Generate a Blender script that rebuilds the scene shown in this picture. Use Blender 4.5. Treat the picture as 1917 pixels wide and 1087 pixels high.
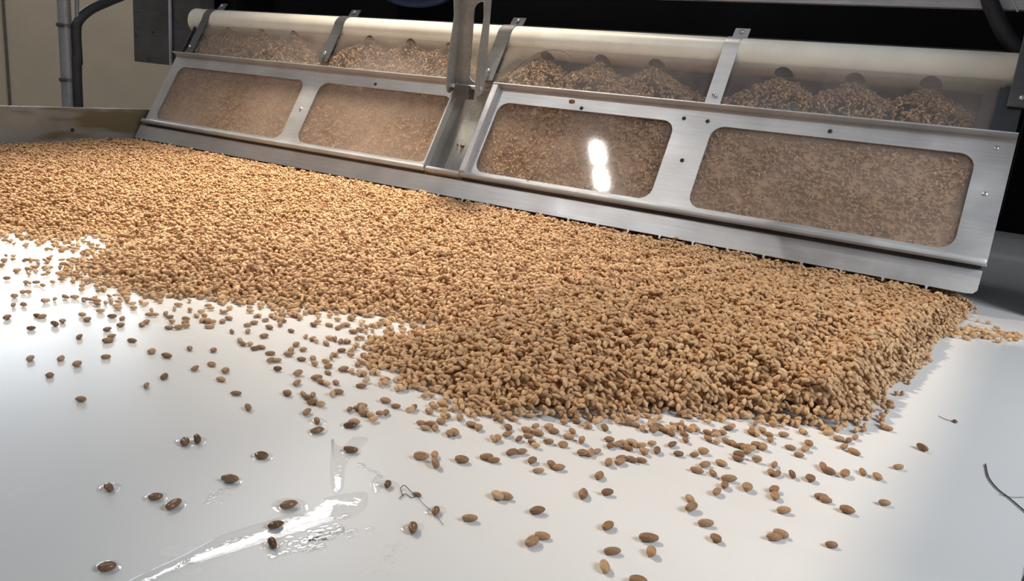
import bpy, bmesh, math, random
import numpy as np
from mathutils import Vector, Matrix
from mathutils.geometry import tessellate_polygon

for o in list(bpy.data.objects): bpy.data.objects.remove(o)
S = bpy.context.scene
COL = S.collection
rng = np.random.default_rng(7)
random.seed(7)

# ------------------------------------------------------------------ camera
# world: X along the hopper (to the right), Y away from the viewer, Z up from the deck (z = 0). metres.
F = 1472.0; CX, CY = 958.5, 543.5; W_PX, H_PX = 1917, 1087
SL = math.radians(60)                       # slope of the hopper front
def cvec(x, y): return np.array([x-CX, y-CY, F])
_a = cvec(-1595, -89); _a /= np.linalg.norm(_a)
_b = cvec(3500, -6300); _b -= _a*_b.dot(_a); _b /= np.linalg.norm(_b)
_c = np.cross(_a, _b); _c = -_c if _c[2] < 0 else _c
RM = np.array([-_a, math.cos(SL)*_b+math.sin(SL)*_c, math.sin(SL)*_b-math.cos(SL)*_c])
CH = 0.176
CAM = np.array([0, 0, CH])
cam_d = bpy.data.cameras.new('camera'); cam = bpy.data.objects.new('camera', cam_d); COL.objects.link(cam)
right, down, fwd = RM[:, 0], RM[:, 1], RM[:, 2]
cam.matrix_world = Matrix(((right[0], -down[0], -fwd[0], 0), (right[1], -down[1], -fwd[1], 0), (right[2], -down[2], -fwd[2], CH), (0, 0, 0, 1)))
cam_d.sensor_width = 36; cam_d.lens = F/W_PX*36; cam_d.clip_start = 0.01; cam_d.clip_end = 60
S.camera = cam

# ------------------------------------------------------------------ light
S.view_settings.view_transform = 'Standard'; S.view_settings.look = 'None'
S.view_settings.exposure = 0.0; S.view_settings.gamma = 1.0; S.view_settings.use_curve_mapping = False
w = bpy.data.worlds.new('room_light'); S.world = w; w.use_nodes = True
w.node_tree.nodes['Background'].inputs[0].default_value = (0.88, 0.92, 1.0, 1)
w.node_tree.nodes['Background'].inputs[1].default_value = 0.22

def area(name, loc, target, size, power, color, sy=None, spread=180):
    d = bpy.data.lights.new(name, 'AREA'); d.energy = power; d.color = color
    d.shape = 'RECTANGLE'; d.size = size; d.size_y = sy or size; d.spread = math.radians(spread)
    o = bpy.data.objects.new(name, d); COL.objects.link(o); o.location = loc
    o.rotation_euler = (Vector(target)-Vector(loc)).to_track_quat('-Z', 'Y').to_euler()
    return o
def spot(name, loc, target, power, color, angle, blend, radius):
    d = bpy.data.lights.new(name, 'SPOT'); d.energy = power; d.color = color
    d.spot_size = math.radians(angle); d.spot_blend = blend; d.shadow_soft_size = radius
    o = bpy.data.objects.new(name, d); COL.objects.link(o); o.location = loc
    o.rotation_euler = (Vector(target)-Vector(loc)).to_track_quat('-Z', 'Y').to_euler()
    return o
KEY = (-1.75, 0.55, 1.55)
spot('key_lamp', KEY, (0.06, 0.52, 0), 180, (1.0, 0.82, 0.62), 24, 1.0, 0.05)
spot('back_lamp', (-1.0, 1.38, 1.9), (-0.76, 0.74, 0), 560, (1.0, 0.87, 0.70), 31, 1.0, 0.15)
area('daylight', (0.85, 0.42, 0.80), (0.08, 0.62, 0.03), 0.5, 2.8, (0.88, 0.94, 1.0), spread=75)

# ------------------------------------------------------------------ projection helpers
def ray(x, y): return RM @ (cvec(x, y)/F)
def on_z(x, y, z=0.0):
    r = ray(x, y); return CAM + r*((z-CH)/r[2])
def on_y(x, y, Y):
    r = ray(x, y); return CAM + r*(Y/r[1])
def on_x(x, y, X):
    r = ray(x, y); return CAM + r*(X/r[0])
def proj(P):
    q = (np.atleast_2d(P)-CAM) @ RM
    return q[:, 0]/q[:, 2]*F+CX, q[:, 1]/q[:, 2]*F+CY, q[:, 2]
HL = 0.020; LY = 0.8718
CS, SN = math.cos(SL), math.sin(SL)
def P(u, v, ww=0.0): return (u, LY+v*CS-ww*SN, HL+v*SN+ww*CS)   # hopper front coordinates: along, up the slope, out of it
PM = Matrix(((1, 0, 0, 0), (0, CS, -SN, LY), (0, SN, CS, HL), (0, 0, 0, 1)))

# ------------------------------------------------------------------ materials
def mat(name):
    m = bpy.data.materials.new(name); m.use_nodes = True
    nt = m.node_tree; b = nt.nodes['Principled BSDF']
    return m, nt, b
def N(nt, t, **kw):
    n = nt.nodes.new(t)
    for k, v in kw.items(): setattr(n, k, v)
    return n
def noise(nt, scale, detail=3, coord='Object', vscale=None, rough=.55):
    tc = N(nt, 'ShaderNodeTexCoord'); n = N(nt, 'ShaderNodeTexNoise')
    n.inputs['Scale'].default_value = scale; n.inputs['Detail'].default_value = detail; n.inputs['Roughness'].default_value = rough
    if vscale:
        mp = N(nt, 'ShaderNodeMapping'); mp.inputs['Scale'].default_value = vscale
        nt.links.new(tc.outputs[coord], mp.inputs[0]); nt.links.new(mp.outputs[0], n.inputs[0])
    else: nt.links.new(tc.outputs[coord], n.inputs[0])
    return n
def ramp(nt, src, stops):
    r = N(nt, 'ShaderNodeValToRGB'); e = r.color_ramp.elements
    e[0].position, e[0].color = stops[0][0], (*stops[0][1], 1)
    e[1].position, e[1].color = stops[1][0], (*stops[1][1], 1)
    for p, c in stops[2:]:
        q = e.new(p); q.color = (*c, 1)
    nt.links.new(src, r.inputs[0]); return r
def bump(nt, b, src, strength, dist):
    bp = N(nt, 'ShaderNodeBump'); bp.inputs['Strength'].default_value = strength; bp.inputs['Distance'].default_value = dist
    nt.links.new(src, bp.inputs['Height']); nt.links.new(bp.outputs[0], b.inputs['Normal'])
def simple(name, col, rough=.5, metal=0, var=.15, scale=40, bstr=0.0, spec=.5):
    m, nt, b = mat(name)
    n = noise(nt, scale, 4)
    lo = tuple(c*(1-var) for c in col); hi = tuple(min(1, c*(1+var)) for c in col)
    r = ramp(nt, n.outputs['Fac'], [(.3, lo), (.7, hi)])
    nt.links.new(r.outputs[0], b.inputs['Base Color'])
    b.inputs['Roughness'].default_value = rough; b.inputs['Metallic'].default_value = metal
    b.inputs['Specular IOR Level'].default_value = spec
    if bstr: bump(nt, b, n.outputs['Fac'], bstr, .001)
    return m

def steel(name, lo, hi, rough=.38, metal=.85, vs=(2, 60, 60)):
    m, nt, b = mat(name)
    n = noise(nt, 8, 5, vscale=vs); n2 = noise(nt, 18, 4)
    mx = N(nt, 'ShaderNodeMix'); mx.data_type = 'FLOAT'; mx.inputs[0].default_value = .55
    nt.links.new(n.outputs['Fac'], mx.inputs[2]); nt.links.new(n2.outputs['Fac'], mx.inputs[3])
    r = ramp(nt, mx.outputs[0], [(.32, lo), (.66, hi)])
    nt.links.new(r.outputs[0], b.inputs['Base Color'])
    rr = ramp(nt, n2.outputs['Fac'], [(.3, (rough-.06,)*3), (.7, (rough+.12,)*3)])
    nt.links.new(rr.outputs[0], b.inputs['Roughness']); b.inputs['Metallic'].default_value = metal
    bump(nt, b, n.outputs['Fac'], .08, .0005)
    return m
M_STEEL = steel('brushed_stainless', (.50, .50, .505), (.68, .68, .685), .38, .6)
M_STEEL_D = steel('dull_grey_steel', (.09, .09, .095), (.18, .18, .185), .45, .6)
M_GALV = steel('galvanised', (.25, .26, .27), (.42, .43, .45), .5, .6, (30, 30, 30))
M_CHAN = steel('weathered_channel', (.26, .26, .24), (.42, .42, .40), .55, .4, (30, 30, 30))
M_SCREW = steel('bright_screw', (.6, .6, .6), (.8, .8, .8), .25, 1.0)
M_PIPE = simple('ivory_plastic_pipe', (.86, .82, .71), .35, 0, .06, 30)
M_BLACK = simple('housing_void_black', (.008, .008, .009), .8, 0, .3, 10, spec=.15)  # near-black colour stands in for the dark void of the housing
M_DARK = simple('dark_rubber', (.035, .035, .042), .55, 0, .2, 60)
M_DGREY = simple('dark_grey_panel', (.055, .065, .075), .5, 0, .25, 25)
M_BACK = simple('grey_back_plate', (.07, .068, .07), .7, 0, .25, 30)
M_BLUE = simple('blue_plastic', (.012, .035, .12), .45, 0, .2, 20)
M_WALL = simple('beige_wall_paint', (.57, .47, .335), .75, 0, .05, 6)
M_FLOOR = simple('concrete_floor', (.18, .17, .16), .8, 0, .3, 6)
M_SEAM = simple('wall_joint', (.13, .12, .11), .8)
M_HAIR = simple('dark_fibre', (.06, .045, .04), .6)
M_CEIL = simple('off_white_ceiling', (.5, .5, .5), .9)

def rail_mat():
    m, nt, b = mat('stained_rail')
    n = noise(nt, 9, 5); n2 = noise(nt, 4, 3, vscale=(1, 1, 5))
    r = ramp(nt, n.outputs['Fac'], [(.3, (.25, .25, .23)), (.6, (.40, .40, .36)), (.8, (.48, .48, .44))])
    st = ramp(nt, n2.outputs['Fac'], [(.57, (0, 0, 0)), (.64, (1, 1, 1))])
    mx = N(nt, 'ShaderNodeMix'); mx.data_type = 'RGBA'
    nt.links.new(st.outputs[0], mx.inputs[0]); nt.links.new(r.outputs[0], mx.inputs[6]); mx.inputs[7].default_value = (.19, .155, .085, 1)
    nt.links.new(mx.outputs[2], b.inputs['Base Color']); b.inputs['Roughness'].default_value = .6; b.inputs['Metallic'].default_value = 0
    return m
M_RAIL = rail_mat()

def deck_mat():
    m, nt, b = mat('white_deck_plastic')
    n = noise(nt, 5, 5); n2 = noise(nt, 60, 3)
    r = ramp(nt, n.outputs['Fac'], [(.15, (.70, .695, .685)), (.85, (.755, .75, .74))])
    nt.links.new(r.outputs[0], b.inputs['Base Color'])
    rr = ramp(nt, n.outputs['Fac'], [(.15, (.22,)*3), (.85, (.30,)*3)])
    nt.links.new(rr.outputs[0], b.inputs['Roughness'])
    b.inputs['Specular IOR Level'].default_value = .35
    bump(nt, b, n2.outputs['Fac'], .03, .0004)
    return m
M_DECK = deck_mat()

def grain_mat(name, dark, mid, light, pale, rough=.55):
    m, nt, b = mat(name)
    at = N(nt, 'ShaderNodeAttribute'); at.attribute_name = 'tint'
    oi = N(nt, 'ShaderNodeObjectInfo')
    ad = N(nt, 'ShaderNodeMath', operation='ADD'); fr = N(nt, 'ShaderNodeMath', operation='FRACT')
    nt.links.new(at.outputs['Fac'], ad.inputs[0]); nt.links.new(oi.outputs['Random'], ad.inputs[1]); nt.links.new(ad.outputs[0], fr.inputs[0])
    r = ramp(nt, fr.outputs[0], [(0, dark), (1, pale), (.35, mid), (.93, light)])
    n = noise(nt, 900, 2)
    r2 = ramp(nt, n.outputs['Fac'], [(.3, (.78, .76, .74)), (.7, (1.1, 1.1, 1.1))])
    mx = N(nt, 'ShaderNodeMix'); mx.data_type = 'RGBA'; mx.blend_type = 'MULTIPLY'; mx.inputs[0].default_value = 1
    nt.links.new(r.outputs[0], mx.inputs[6]); nt.links.new(r2.outputs[0], mx.inputs[7])
    nt.links.new(mx.outputs[2], b.inputs['Base Color'])
    b.inputs['Roughness'].default_value = rough; b.inputs['Specular IOR Level'].default_value = .4
    return m
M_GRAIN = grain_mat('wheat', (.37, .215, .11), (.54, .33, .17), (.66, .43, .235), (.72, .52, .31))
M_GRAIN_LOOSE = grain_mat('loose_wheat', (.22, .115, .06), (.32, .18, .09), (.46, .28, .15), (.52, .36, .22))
M_GRAIN_WET = grain_mat('wet_wheat', (.13, .065, .035), (.19, .10, .05), (.25, .14, .075), (.28, .17, .09), .18)
M_GRAIN_HOP = grain_mat('hopper_wheat', (.30, .165, .085), (.54, .335, .19), (.68, .47, .28), (.78, .62, .42))

def clear_mat(name, dust_lo, dust_hi, dust_col=(.45, .42, .40), gl_rough=.04, scale=7, bumpy=0, tint=(.95, .95, .955)):
    m = bpy.data.materials.new(name); m.use_nodes = True; nt = m.node_tree
    for n in list(nt.nodes): nt.nodes.remove(n)
    out = N(nt, 'ShaderNodeOutputMaterial'); tr = N(nt, 'ShaderNodeBsdfTransparent'); gl = N(nt, 'ShaderNodeBsdfGlossy')
    df = N(nt, 'ShaderNodeBsdfDiffuse'); fz = N(nt, 'ShaderNodeFresnel'); m1 = N(nt, 'ShaderNodeMixShader'); m2 = N(nt, 'ShaderNodeMixShader')
    tr.inputs[0].default_value = (*tint, 1); gl.inputs['Roughness'].default_value = gl_rough; fz.inputs[0].default_value = 1.5
    df.inputs[0].default_value = (*dust_col, 1)
    n = noise(nt, scale, 6, rough=.65)
    r = ramp(nt, n.outputs['Fac'], [(.38, (dust_lo,)*3), (.72, (dust_hi,)*3)])
    nt.links.new(r.outputs[0], m1.inputs[0]); nt.links.new(tr.outputs[0], m1.inputs[1]); nt.links.new(df.outputs[0], m1.inputs[2])
    ge = N(nt, 'ShaderNodeNewGeometry'); im = N(nt, 'ShaderNodeMix'); im.data_type = 'FLOAT'   # same reflectance on both faces of the sheet
    im.inputs[2].default_value = 1.5; im.inputs[3].default_value = 1/1.5
    nt.links.new(ge.outputs['Backfacing'], im.inputs[0]); nt.links.new(im.outputs[0], fz.inputs[0])
    if bumpy:
        nb = noise(nt, 260, 2); bp = N(nt, 'ShaderNodeBump'); bp.inputs['Strength'].default_value = bumpy; bp.inputs['Distance'].default_value = .001
        nt.links.new(nb.outputs['Fac'], bp.inputs['Height']); nt.links.new(bp.outputs[0], gl.inputs['Normal']); nt.links.new(bp.outputs[0], fz.inputs['Normal'])
    nt.links.new(fz.outputs[0], m2.inputs[0]); nt.links.new(m1.outputs[0], m2.inputs[1]); nt.links.new(gl.outputs[0], m2.inputs[2])
    nt.links.new(m2.outputs[0], out.inputs[0])
    return m
M_PANE = clear_mat('dusty_polycarbonate', .12, .32, (.66, .52, .42))
M_PANE2 = clear_mat('clearer_polycarbonate', .02, .24, (.66, .52, .42))
M_COVER = clear_mat('dusty_cover_sheet', .08, .34, (.50, .42, .37))
M_WATER = clear_mat('water', 0, 0, gl_rough=.02, bumpy=.05, tint=(1, 1, 1))
def emit(name, col, s):
    m = bpy.data.materials.new(name); m.use_nodes = True; nt = m.node_tree
    b = nt.nodes['Principled BSDF']; b.inputs['Emission Color'].default_value = (*col, 1); b.inputs['Emission Strength'].default_value = s
    b.inputs['Base Color'].default_value = (.8, .8, .8, 1)
    return m

# ------------------------------------------------------------------ mesh helpers
def link_mesh(name, bm, m, parent=None, smooth=False, angle=None):
    me = bpy.data.meshes.new(name); bm.to_mesh(me); bm.free()
    me.materials.append(m)
    if smooth:
        for p in me.polygons: p.use_smooth = True
        if angle: me.set_sharp_from_angle(angle=math.radians(angle))
    o = bpy.data.objects.new(name, me); COL.objects.link(o)
    if parent: o.parent = parent
    return o
def tag(o, label=None, cat=None, group=None, kind=None):
    if label: o['label'] = label
    if cat: o['category'] = cat
    if group: o['group'] = group
    if kind: o['kind'] = kind
    return o
def empty(name, label, cat, loc=(0, 0, 0), group=None):
    o = bpy.data.objects.new(name, None); COL.objects.link(o); o.location = loc
    o.empty_display_size = .02
    tag(o, label, cat, group); return o
def local(parent, o):
    """keep o where it was built although its parent is not at the origin"""
    o.parent = parent; o.matrix_parent_inverse = Matrix.Translation(-parent.location); return o
def box_bm(a, b, bev=0.0, M=None, bm=None):
    bm = bm or bmesh.new()
    r = bmesh.ops.create_cube(bm, size=1)
    vs = r['verts']
    for v in vs:
        v.co = Vector([a[i]+(b[i]-a[i])*(v.co[i]+.5) for i in range(3)])
    if bev:
        es = list({e for v in vs for e in v.link_edges})
        bmesh.ops.bevel(bm, geom=es, offset=bev, segments=2, affect='EDGES', profile=.6)
    if M: bmesh.ops.transform(bm, matrix=M, verts=bm.verts)
    return bm
def rrect(u0, v0, u1, v1, r, seg=8):
    pts = []
    for cx, cy, a0 in ((u1-r, v1-r, 0), (u0+r, v1-r, 90), (u0+r, v0+r, 180), (u1-r, v0+r, 270)):
        for k in range(seg+1):
            a = math.radians(a0+90*k/seg); pts.append((cx+r*math.cos(a), cy+r*math.sin(a)))
    return pts
def plate_bm(outer, holes, w0, w1, M=None):
    """flat plate with holes; outline in (u, v), thickness w0..w1"""
    loops = [outer]+holes
    flat = [p for l in loops for p in l]
    tris = tessellate_polygon([[Vector((x, y, 0)) for x, y in l] for l in loops])
    bm = bmesh.new()
    vb = [bm.verts.new((x, y, w0)) for x, y in flat]; vt = [bm.verts.new((x, y, w1)) for x, y in flat]
    for t in tris:
        a, b, c = t
        ar = (flat[b][0]-flat[a][0])*(flat[c][1]-flat[a][1])-(flat[b][1]-flat[a][1])*(flat[c][0]-flat[a][0])
        if abs(ar) < 1e-12: continue
        if ar < 0: a, b, c = a, c, b
        try: bm.faces.new((vt[a], vt[b], vt[c])); bm.faces.new((vb[c], vb[b], vb[a]))
        except ValueError: pass
    i = 0
    for l in loops:
        n = len(l)
        for k in range(n):
            a, b = i+k, i+(k+1) % n
            try: bm.faces.new((vb[a], vb[b], vt[b], vt[a]))
            except ValueError: pass
        i += n
    bmesh.ops.recalc_face_normals(bm, faces=bm.faces)
    if M: bmesh.ops.transform(bm, matrix=M, verts=bm.verts)
    return bm
def tube_bm(pts, r, seg=10, bm=None, r_end=None, cap=True):
    bm = bm or bmesh.new()
    pts = [Vector(p) for p in pts]; rings = []
    up = None
    for i, p in enumerate(pts):
        t = (pts[min(i+1, len(pts)-1)]-pts[max(i-1, 0)]).normalized()
        if up is None: up = t.orthogonal().normalized()
        up = (up-t*up.dot(t)).normalized(); s = t.cross(up)
        rr = r if r_end is None else r+(r_end-r)*i/(len(pts)-1)
        rings.append([bm.verts.new(p+(up*math.cos(2*math.pi*k/seg)+s*math.sin(2*math.pi*k/seg))*rr) for k in range(seg)])
    for a, b in zip(rings, rings[1:]):
        for k in range(seg): bm.faces.new((a[k], a[(k+1) % seg], b[(k+1) % seg], b[k]))
    if cap:
        bm.faces.new(list(reversed(rings[0]))); bm.faces.new(rings[-1])
    bmesh.ops.recalc_face_normals(bm, faces=bm.faces)
    return bm
def spline(pts, n=8):
    pts = [Vector(p) for p in pts]; out = []
    q = [pts[0]*2-pts[1]]+pts+[pts[-1]*2-pts[-2]]
    for i in range(1, len(q)-2):
        for k in range(n):
            t = k/n
            out.append(.5*((2*q[i])+(-q[i-1]+q[i+1])*t+(2*q[i-1]-5*q[i]+4*q[i+1]-q[i+2])*t*t+(-q[i-1]+3*q[i]-3*q[i+1]+q[i+2])*t**3))
    out.append(pts[-1]); return out
def strip_bm(profile, x0, x1, th):
    """sheet bent along a (y, z) profile, width x0..x1, thickness th"""
    bm = bmesh.new(); pr = [Vector((0, y, z)) for y, z in profile]; rows = []
    for i, p in enumerate(pr):
        t = (pr[min(i+1, len(pr)-1)]-pr[max(i-1, 0)]).normalized(); n = Vector((0, -t.z, t.y))
        rows.append([bm.verts.new((x, q.y, q.z)) for x, q in ((x0, p), (x1, p), (x1, p+n*th), (x0, p+n*th))])
    for a, b in zip(rows, rows[1:]):
        for k in range(4): bm.faces.new((a[k], a[(k+1) % 4], b[(k+1) % 4], b[k]))
    bm.faces.new(rows[0]); bm.faces.new(rows[-1])
    bmesh.ops.recalc_face_normals(bm, faces=bm.faces)
    return bm
def screw_bm(M, r=.0022, h=.0014):
    bm = bmesh.new()
    prof = [(r, 0), (r, h*.4), (r*.75, h*.85), (r*.3, h), (r*.3, h*.6)]
    seg = 12; rings = []
    for rr, z in prof: rings.append([bm.verts.new((rr*math.cos(2*math.pi*k/seg), rr*math.sin(2*math.pi*k/seg), z)) for k in range(seg)])
    for a, b in zip(rings, rings[1:]):
        for k in range(seg): bm.faces.new((a[k], a[(k+1) % seg], b[(k+1) % seg], b[k]))
    bm.faces.new(rings[-1]); bmesh.ops.recalc_face_normals(bm, faces=bm.faces)
    bmesh.ops.transform(bm, matrix=M, verts=bm.verts)
    return bm
def pscrew(u, v, ww, parent, m=None, r=.0022):
    return link_mesh('screw', screw_bm(PM @ Matrix.Translation((u, v, ww)), r), m or M_SCREW, parent, True, 40)

# ------------------------------------------------------------------ setting
fl = link_mesh('floor', box_bm((-4.2, -3, -.95), (3, 6, -.85)), M_FLOOR); tag(fl, kind='structure')
wl = link_mesh('wall_left', box_bm((-4.3, -3, -.85), (-4.2, 6, 6.0)), M_WALL); tag(wl, kind='structure')
j0 = on_x(5, 0, -4.2); 
tr = link_mesh('trim_1', box_bm((-4.205, j0[1]-.005, -.85), (-4.192, j0[1]+.005, 6.0)), M_SEAM); tag(tr, kind='structure')

# ------------------------------------------------------------------ deck
deck = empty('separator_deck', 'wide flat white deck of the grain machine, wet at its near left', 'machine deck', (-.6, .5, 0))
e1 = on_z(1915, 1064); e2 = on_z(1911, 1092)
outl = [(-1.36, -.35), (e2[0]-.02, -.35), (e2[0]-.004, e2[1]-.02), (e2[0], e2[1]), (e1[0], e1[1]), (.062, .47), (.12, .75), (.20, 1.7), (-1.36, 1.7)]
local(deck, link_mesh('deck_panel', plate_bm(outl, [], -.012, 0), M_DECK))
RX = -1.33
sr = local(deck, link_mesh('side_rail', box_bm((RX-.012, -.35, -.01), (RX, 1.02, .0685), .0015), M_RAIL)); tag(sr, 'grey-green stained side rail with one small hole')
rh = on_x(135, 243, RX)
b = bmesh.new(); bmesh.ops.create_cone(b, segments=6, radius1=.003, radius2=.003, depth=.002, cap_ends=True, matrix=Matrix.Translation((RX+.0012, rh[1], rh[2])) @ Matrix.Rotation(math.pi/2, 4, 'Y'))
local(deck, link_mesh('bolt', b, M_DARK))
for x, y in ((-1.3, -.3), (-.05, -.3), (-1.3, 1.6), (.1, 1.6)):
    local(deck, link_mesh('leg', box_bm((x-.03, y-.03, -.85), (x+.03, y+.03, -.012), .003), M_STEEL_D))

# ------------------------------------------------------------------ hopper
hop = empty('feed_hopper', 'long sloping stainless feed hopper with dusty clear windows behind the grain', 'hopper', (-.65, LY, HL))
def H(o): return local(hop, o)
U0, U1 = -1.325, .0115
def door(u0, u1, wins, label, bar_left, bar_right, screws):
    fr = H(link_mesh('door', plate_bm([(u0, .030), (u1, .030), (u1, .1715), (u0, .1715)], [rrect(*wn, .016) for wn in wins], 0, .0015, PM), M_STEEL))
    tag(fr, label)
    def sub(name, bm, m=M_STEEL, sm=False, ang=None):
        return link_mesh(name, bm, m, fr, sm, ang)
    sub('pane', plate_bm(rrect(u0+.006, .0335, u1-.006, .1690, .004, 3), [], -.0022, -.0002, PM), M_PANE2 if bar_left else M_PANE)
    sub('top_flange', box_bm((u0, .1700, 0.0016), (u1, .1718, .0125), .0004, PM))
    sub('bottom_hem', box_bm((u0, .0285, .0005), (u1, .0355, .0100), .0033, PM), M_STEEL, True, 50)
    if bar_left: sub('side_flange', box_bm((u0-.0005, .0340, .0016), (u0+bar_left, .1699, .0120), .0012, PM))
    if bar_right: sub('side_flange', box_bm((u1-bar_right, .0340, .0016), (u1+.0005, .1699, .0120), .0006, PM))
    for s in screws: sub('screw', screw_bm(PM @ Matrix.Translation((*s[:2], .0015)), .0026), M_SCREW if len(s) == 2 else M_DARK, True, 40)
    return fr
door(-.615, U1+.001, [(-.600, .041, -.344, .1485), (-.297, .041, -.019, .1485)], 'bright stainless door on the right with two rounded windows', .0085, 0,
     [(-.0035, .158), (-.0035, .106), (-.320, .098, 1), (-.305, .153, 1), (-.335, .1535, 1), (-.165, .157, 1), (-.475, .152, 1)])
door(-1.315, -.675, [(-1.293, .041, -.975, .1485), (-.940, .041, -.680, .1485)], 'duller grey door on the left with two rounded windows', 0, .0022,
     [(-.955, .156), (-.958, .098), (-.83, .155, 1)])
# channel between the doors
H(link_mesh('centre_channel', box_bm((-.676, .026, -.020), (-.612, .176, -.0175), 0, PM), M_CHAN))
for _u in (-.6772, -.6162):
    H(link_mesh('channel_wall', box_bm((_u, .026, -.0195), (_u+.0015, .1715, .0001), 0, PM), M_CHAN))
H(link_mesh('groove_shade_strip', box_bm((U0, .0235, -.0045), (U1-.003, .0335, -.0028), 0, PM), M_STEEL_D))  # dark strip puts the shade into the groove under the hem
H(link_mesh('hem_bridge', box_bm((-.6745, .0287, -.0170), (-.6155, .0353, .0090), .0025, PM), M_STEEL))
lip = H(link_mesh('lip_plate', plate_bm([(U0, .0), (U1-.012, 0), (U1-.005, .001), (U1-.0015, .005), (U1-.001, .0255), (U0, .0255)], [], -.0028, -.001, PM), M_STEEL)); tag(lip, 'bright stainless lip strip with small drip teeth')
tu = -.0335
tooth_me = None
for k in range(32):
    u = tu-.0405*k if k < 31 else U0+.01
    if u < U0: break
    if tooth_me is None:
        b = plate_bm([(-.0030, .0002), (-.0013, -.0008), (-.0008, -.0040), (.0008, -.0040), (.0013, -.0008), (.0030, .0002)], [], -.0016, -.0002, None)
        o = link_mesh('tooth', b, M_STEEL); tooth_me = o.data
    else:
        o = bpy.data.objects.new('tooth', tooth_me); COL.objects.link(o)
    o.parent = lip; o.matrix_local = Matrix.Translation((0, 0, 0)) @ PM @ Matrix.Translation((u, 0, 0))
# clear cover above the doors, back plate, end plates
cv = H(link_mesh('clear_cover', plate_bm([(-1.30, .166), (-.0095, .166), (-.0095, .2395), (-1.30, .2395)], [], -.0045, -.0025, PM), M_COVER)); tag(cv, 'dusty clear cover sheet above the doors')
H(link_mesh('back_plate', box_bm((-1.32, 1.075, .03), (.005, 1.079, .262)), M_BACK))
H(link_mesh('bottom_plate', box_bm((-1.32, .885, .0215), (.005, 1.075, .0235)), M_BACK))
H(link_mesh('end_plate', plate_bm([(LY+.008, .024), (1.079, .024), (1.079, .262), (LY+.125, .222)], [], 0, .002, Matrix(((0, 0, 1, U1-.004), (1, 0, 0, 0), (0, 1, 0, 0), (0, 0, 0, 1)))), M_DGREY))
H(link_mesh('end_plate', plate_bm([(LY+.008, .024), (1.079, .024), (1.079, .262), (LY+.125, .222)], [], 0, .002, Matrix(((0, 0, 1, -1.322), (1, 0, 0, 0), (0, 1, 0, 0), (0, 0, 0, 1)))), M_STEEL_D))
H(link_mesh('rubber_seal', box_bm((-.0135, .1725, -.0024), (.0098, .2295, -.0008), 0, PM), M_DGREY))
sb = H(link_mesh('rubber_seal', box_bm((-.027, .172, -.012), (.0095, .229, -.0052), 0, PM), M_DGREY)); tag(sb, 'dark blue-grey seal strip behind the clear cover')
H(link_mesh('edge_gap_strip', plate_bm([(-.026, .086), (-.012, .086), (-.012, .134), (-.0205, .134), (-.0225, .112)], [], -.0038, -.0026, PM), M_DGREY))  # dark plate stands in for the shade of a gap at the window edge
# support foot that carries the hopper from behind (hidden)
H(link_mesh('support_foot', box_bm((-1.30, 1.03, 0), (-1.27, 1.07, .0215)), M_STEEL_D)); H(link_mesh('support_foot', box_bm((.0, 1.08, 0), (.005, 1.083, .05)), M_STEEL_D))

# distribution pipe
TY, TZ, TR = 1.0195, .2335, .0225
pipe = empty('distribution_pipe', 'ivory plastic pipe lying along the top of the hopper', 'pipe', (-.65, TY, TZ))
seg = 48
b = bmesh.new(); R1, R2 = TR, TR-.0022; X0, X1 = -1.335, -.004
rings = []
for x, r_ in ((X0, R2), (X0, R1), (X1, R1), (X1, R2)):
    rings.append([b.verts.new((x, TY+r_*math.cos(2*math.pi*k/seg), TZ+r_*math.sin(2*math.pi*k/seg))) for k in range(seg)])
for i in range(4):
    A, B = rings[i], rings[(i+1) % 4]
    for k in range(seg): b.faces.new((A[k], A[(k+1) % seg], B[(k+1) % seg], B[k]))
bmesh.ops.recalc_face_normals(b, faces=b.faces)
pw = local(pipe, link_mesh('pipe_wall', b, M_PIPE, None, True, 40))
hole_px = [(1025, 109), (1128, 116), (1230, 124), (1467, 141), (1601, 152), (1742, 160), (494, 66), (554, 70), (696, 80), (772, 86), (846, 93), (432, 62)]
holes = []
hb = bmesh.new()
for x, y in hole_px:
    r_ = ray(x, y); o2 = np.array([0-TY, CH-TZ]); d2_ = r_[1:]          # where this line of sight meets the pipe wall
    qa, qb, qc = d2_.dot(d2_), 2*o2.dot(d2_), o2.dot(o2)-TR**2
    t_ = (-qb-math.sqrt(max(qb*qb-4*qa*qc, 0)))/(2*qa); h_ = CAM+r_*t_
    nrm_ = Vector((0, h_[1]-TY, h_[2]-TZ)).normalized()
    holes.append(float(h_[0]))
    M = Matrix.Translation(Vector(h_)) @ nrm_.to_track_quat('Z', 'Y').to_matrix().to_4x4()
    bmesh.ops.create_cone(hb, segments=28, radius1=.0118, radius2=.0118, depth=.020, cap_ends=True, matrix=M)
cut = link_mesh('cutter', hb, M_PIPE)
md = pw.modifiers.new('b', 'BOOLEAN'); md.object = cut; md.operation = 'DIFFERENCE'; md.solver = 'EXACT'
bpy.context.view_layer.update()
nm = bpy.data.meshes.new_from_object(pw.evaluated_get(bpy.context.evaluated_depsgraph_get()))
pw.modifiers.clear(); pw.data = nm; bpy.data.objects.remove(cut)
local(pipe, link_mesh('end_cap', tube_bm([(X0-.003, TY, TZ), (X0+.004, TY, TZ)], TR+.0008, 40), M_PIPE, None, True, 40))

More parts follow.
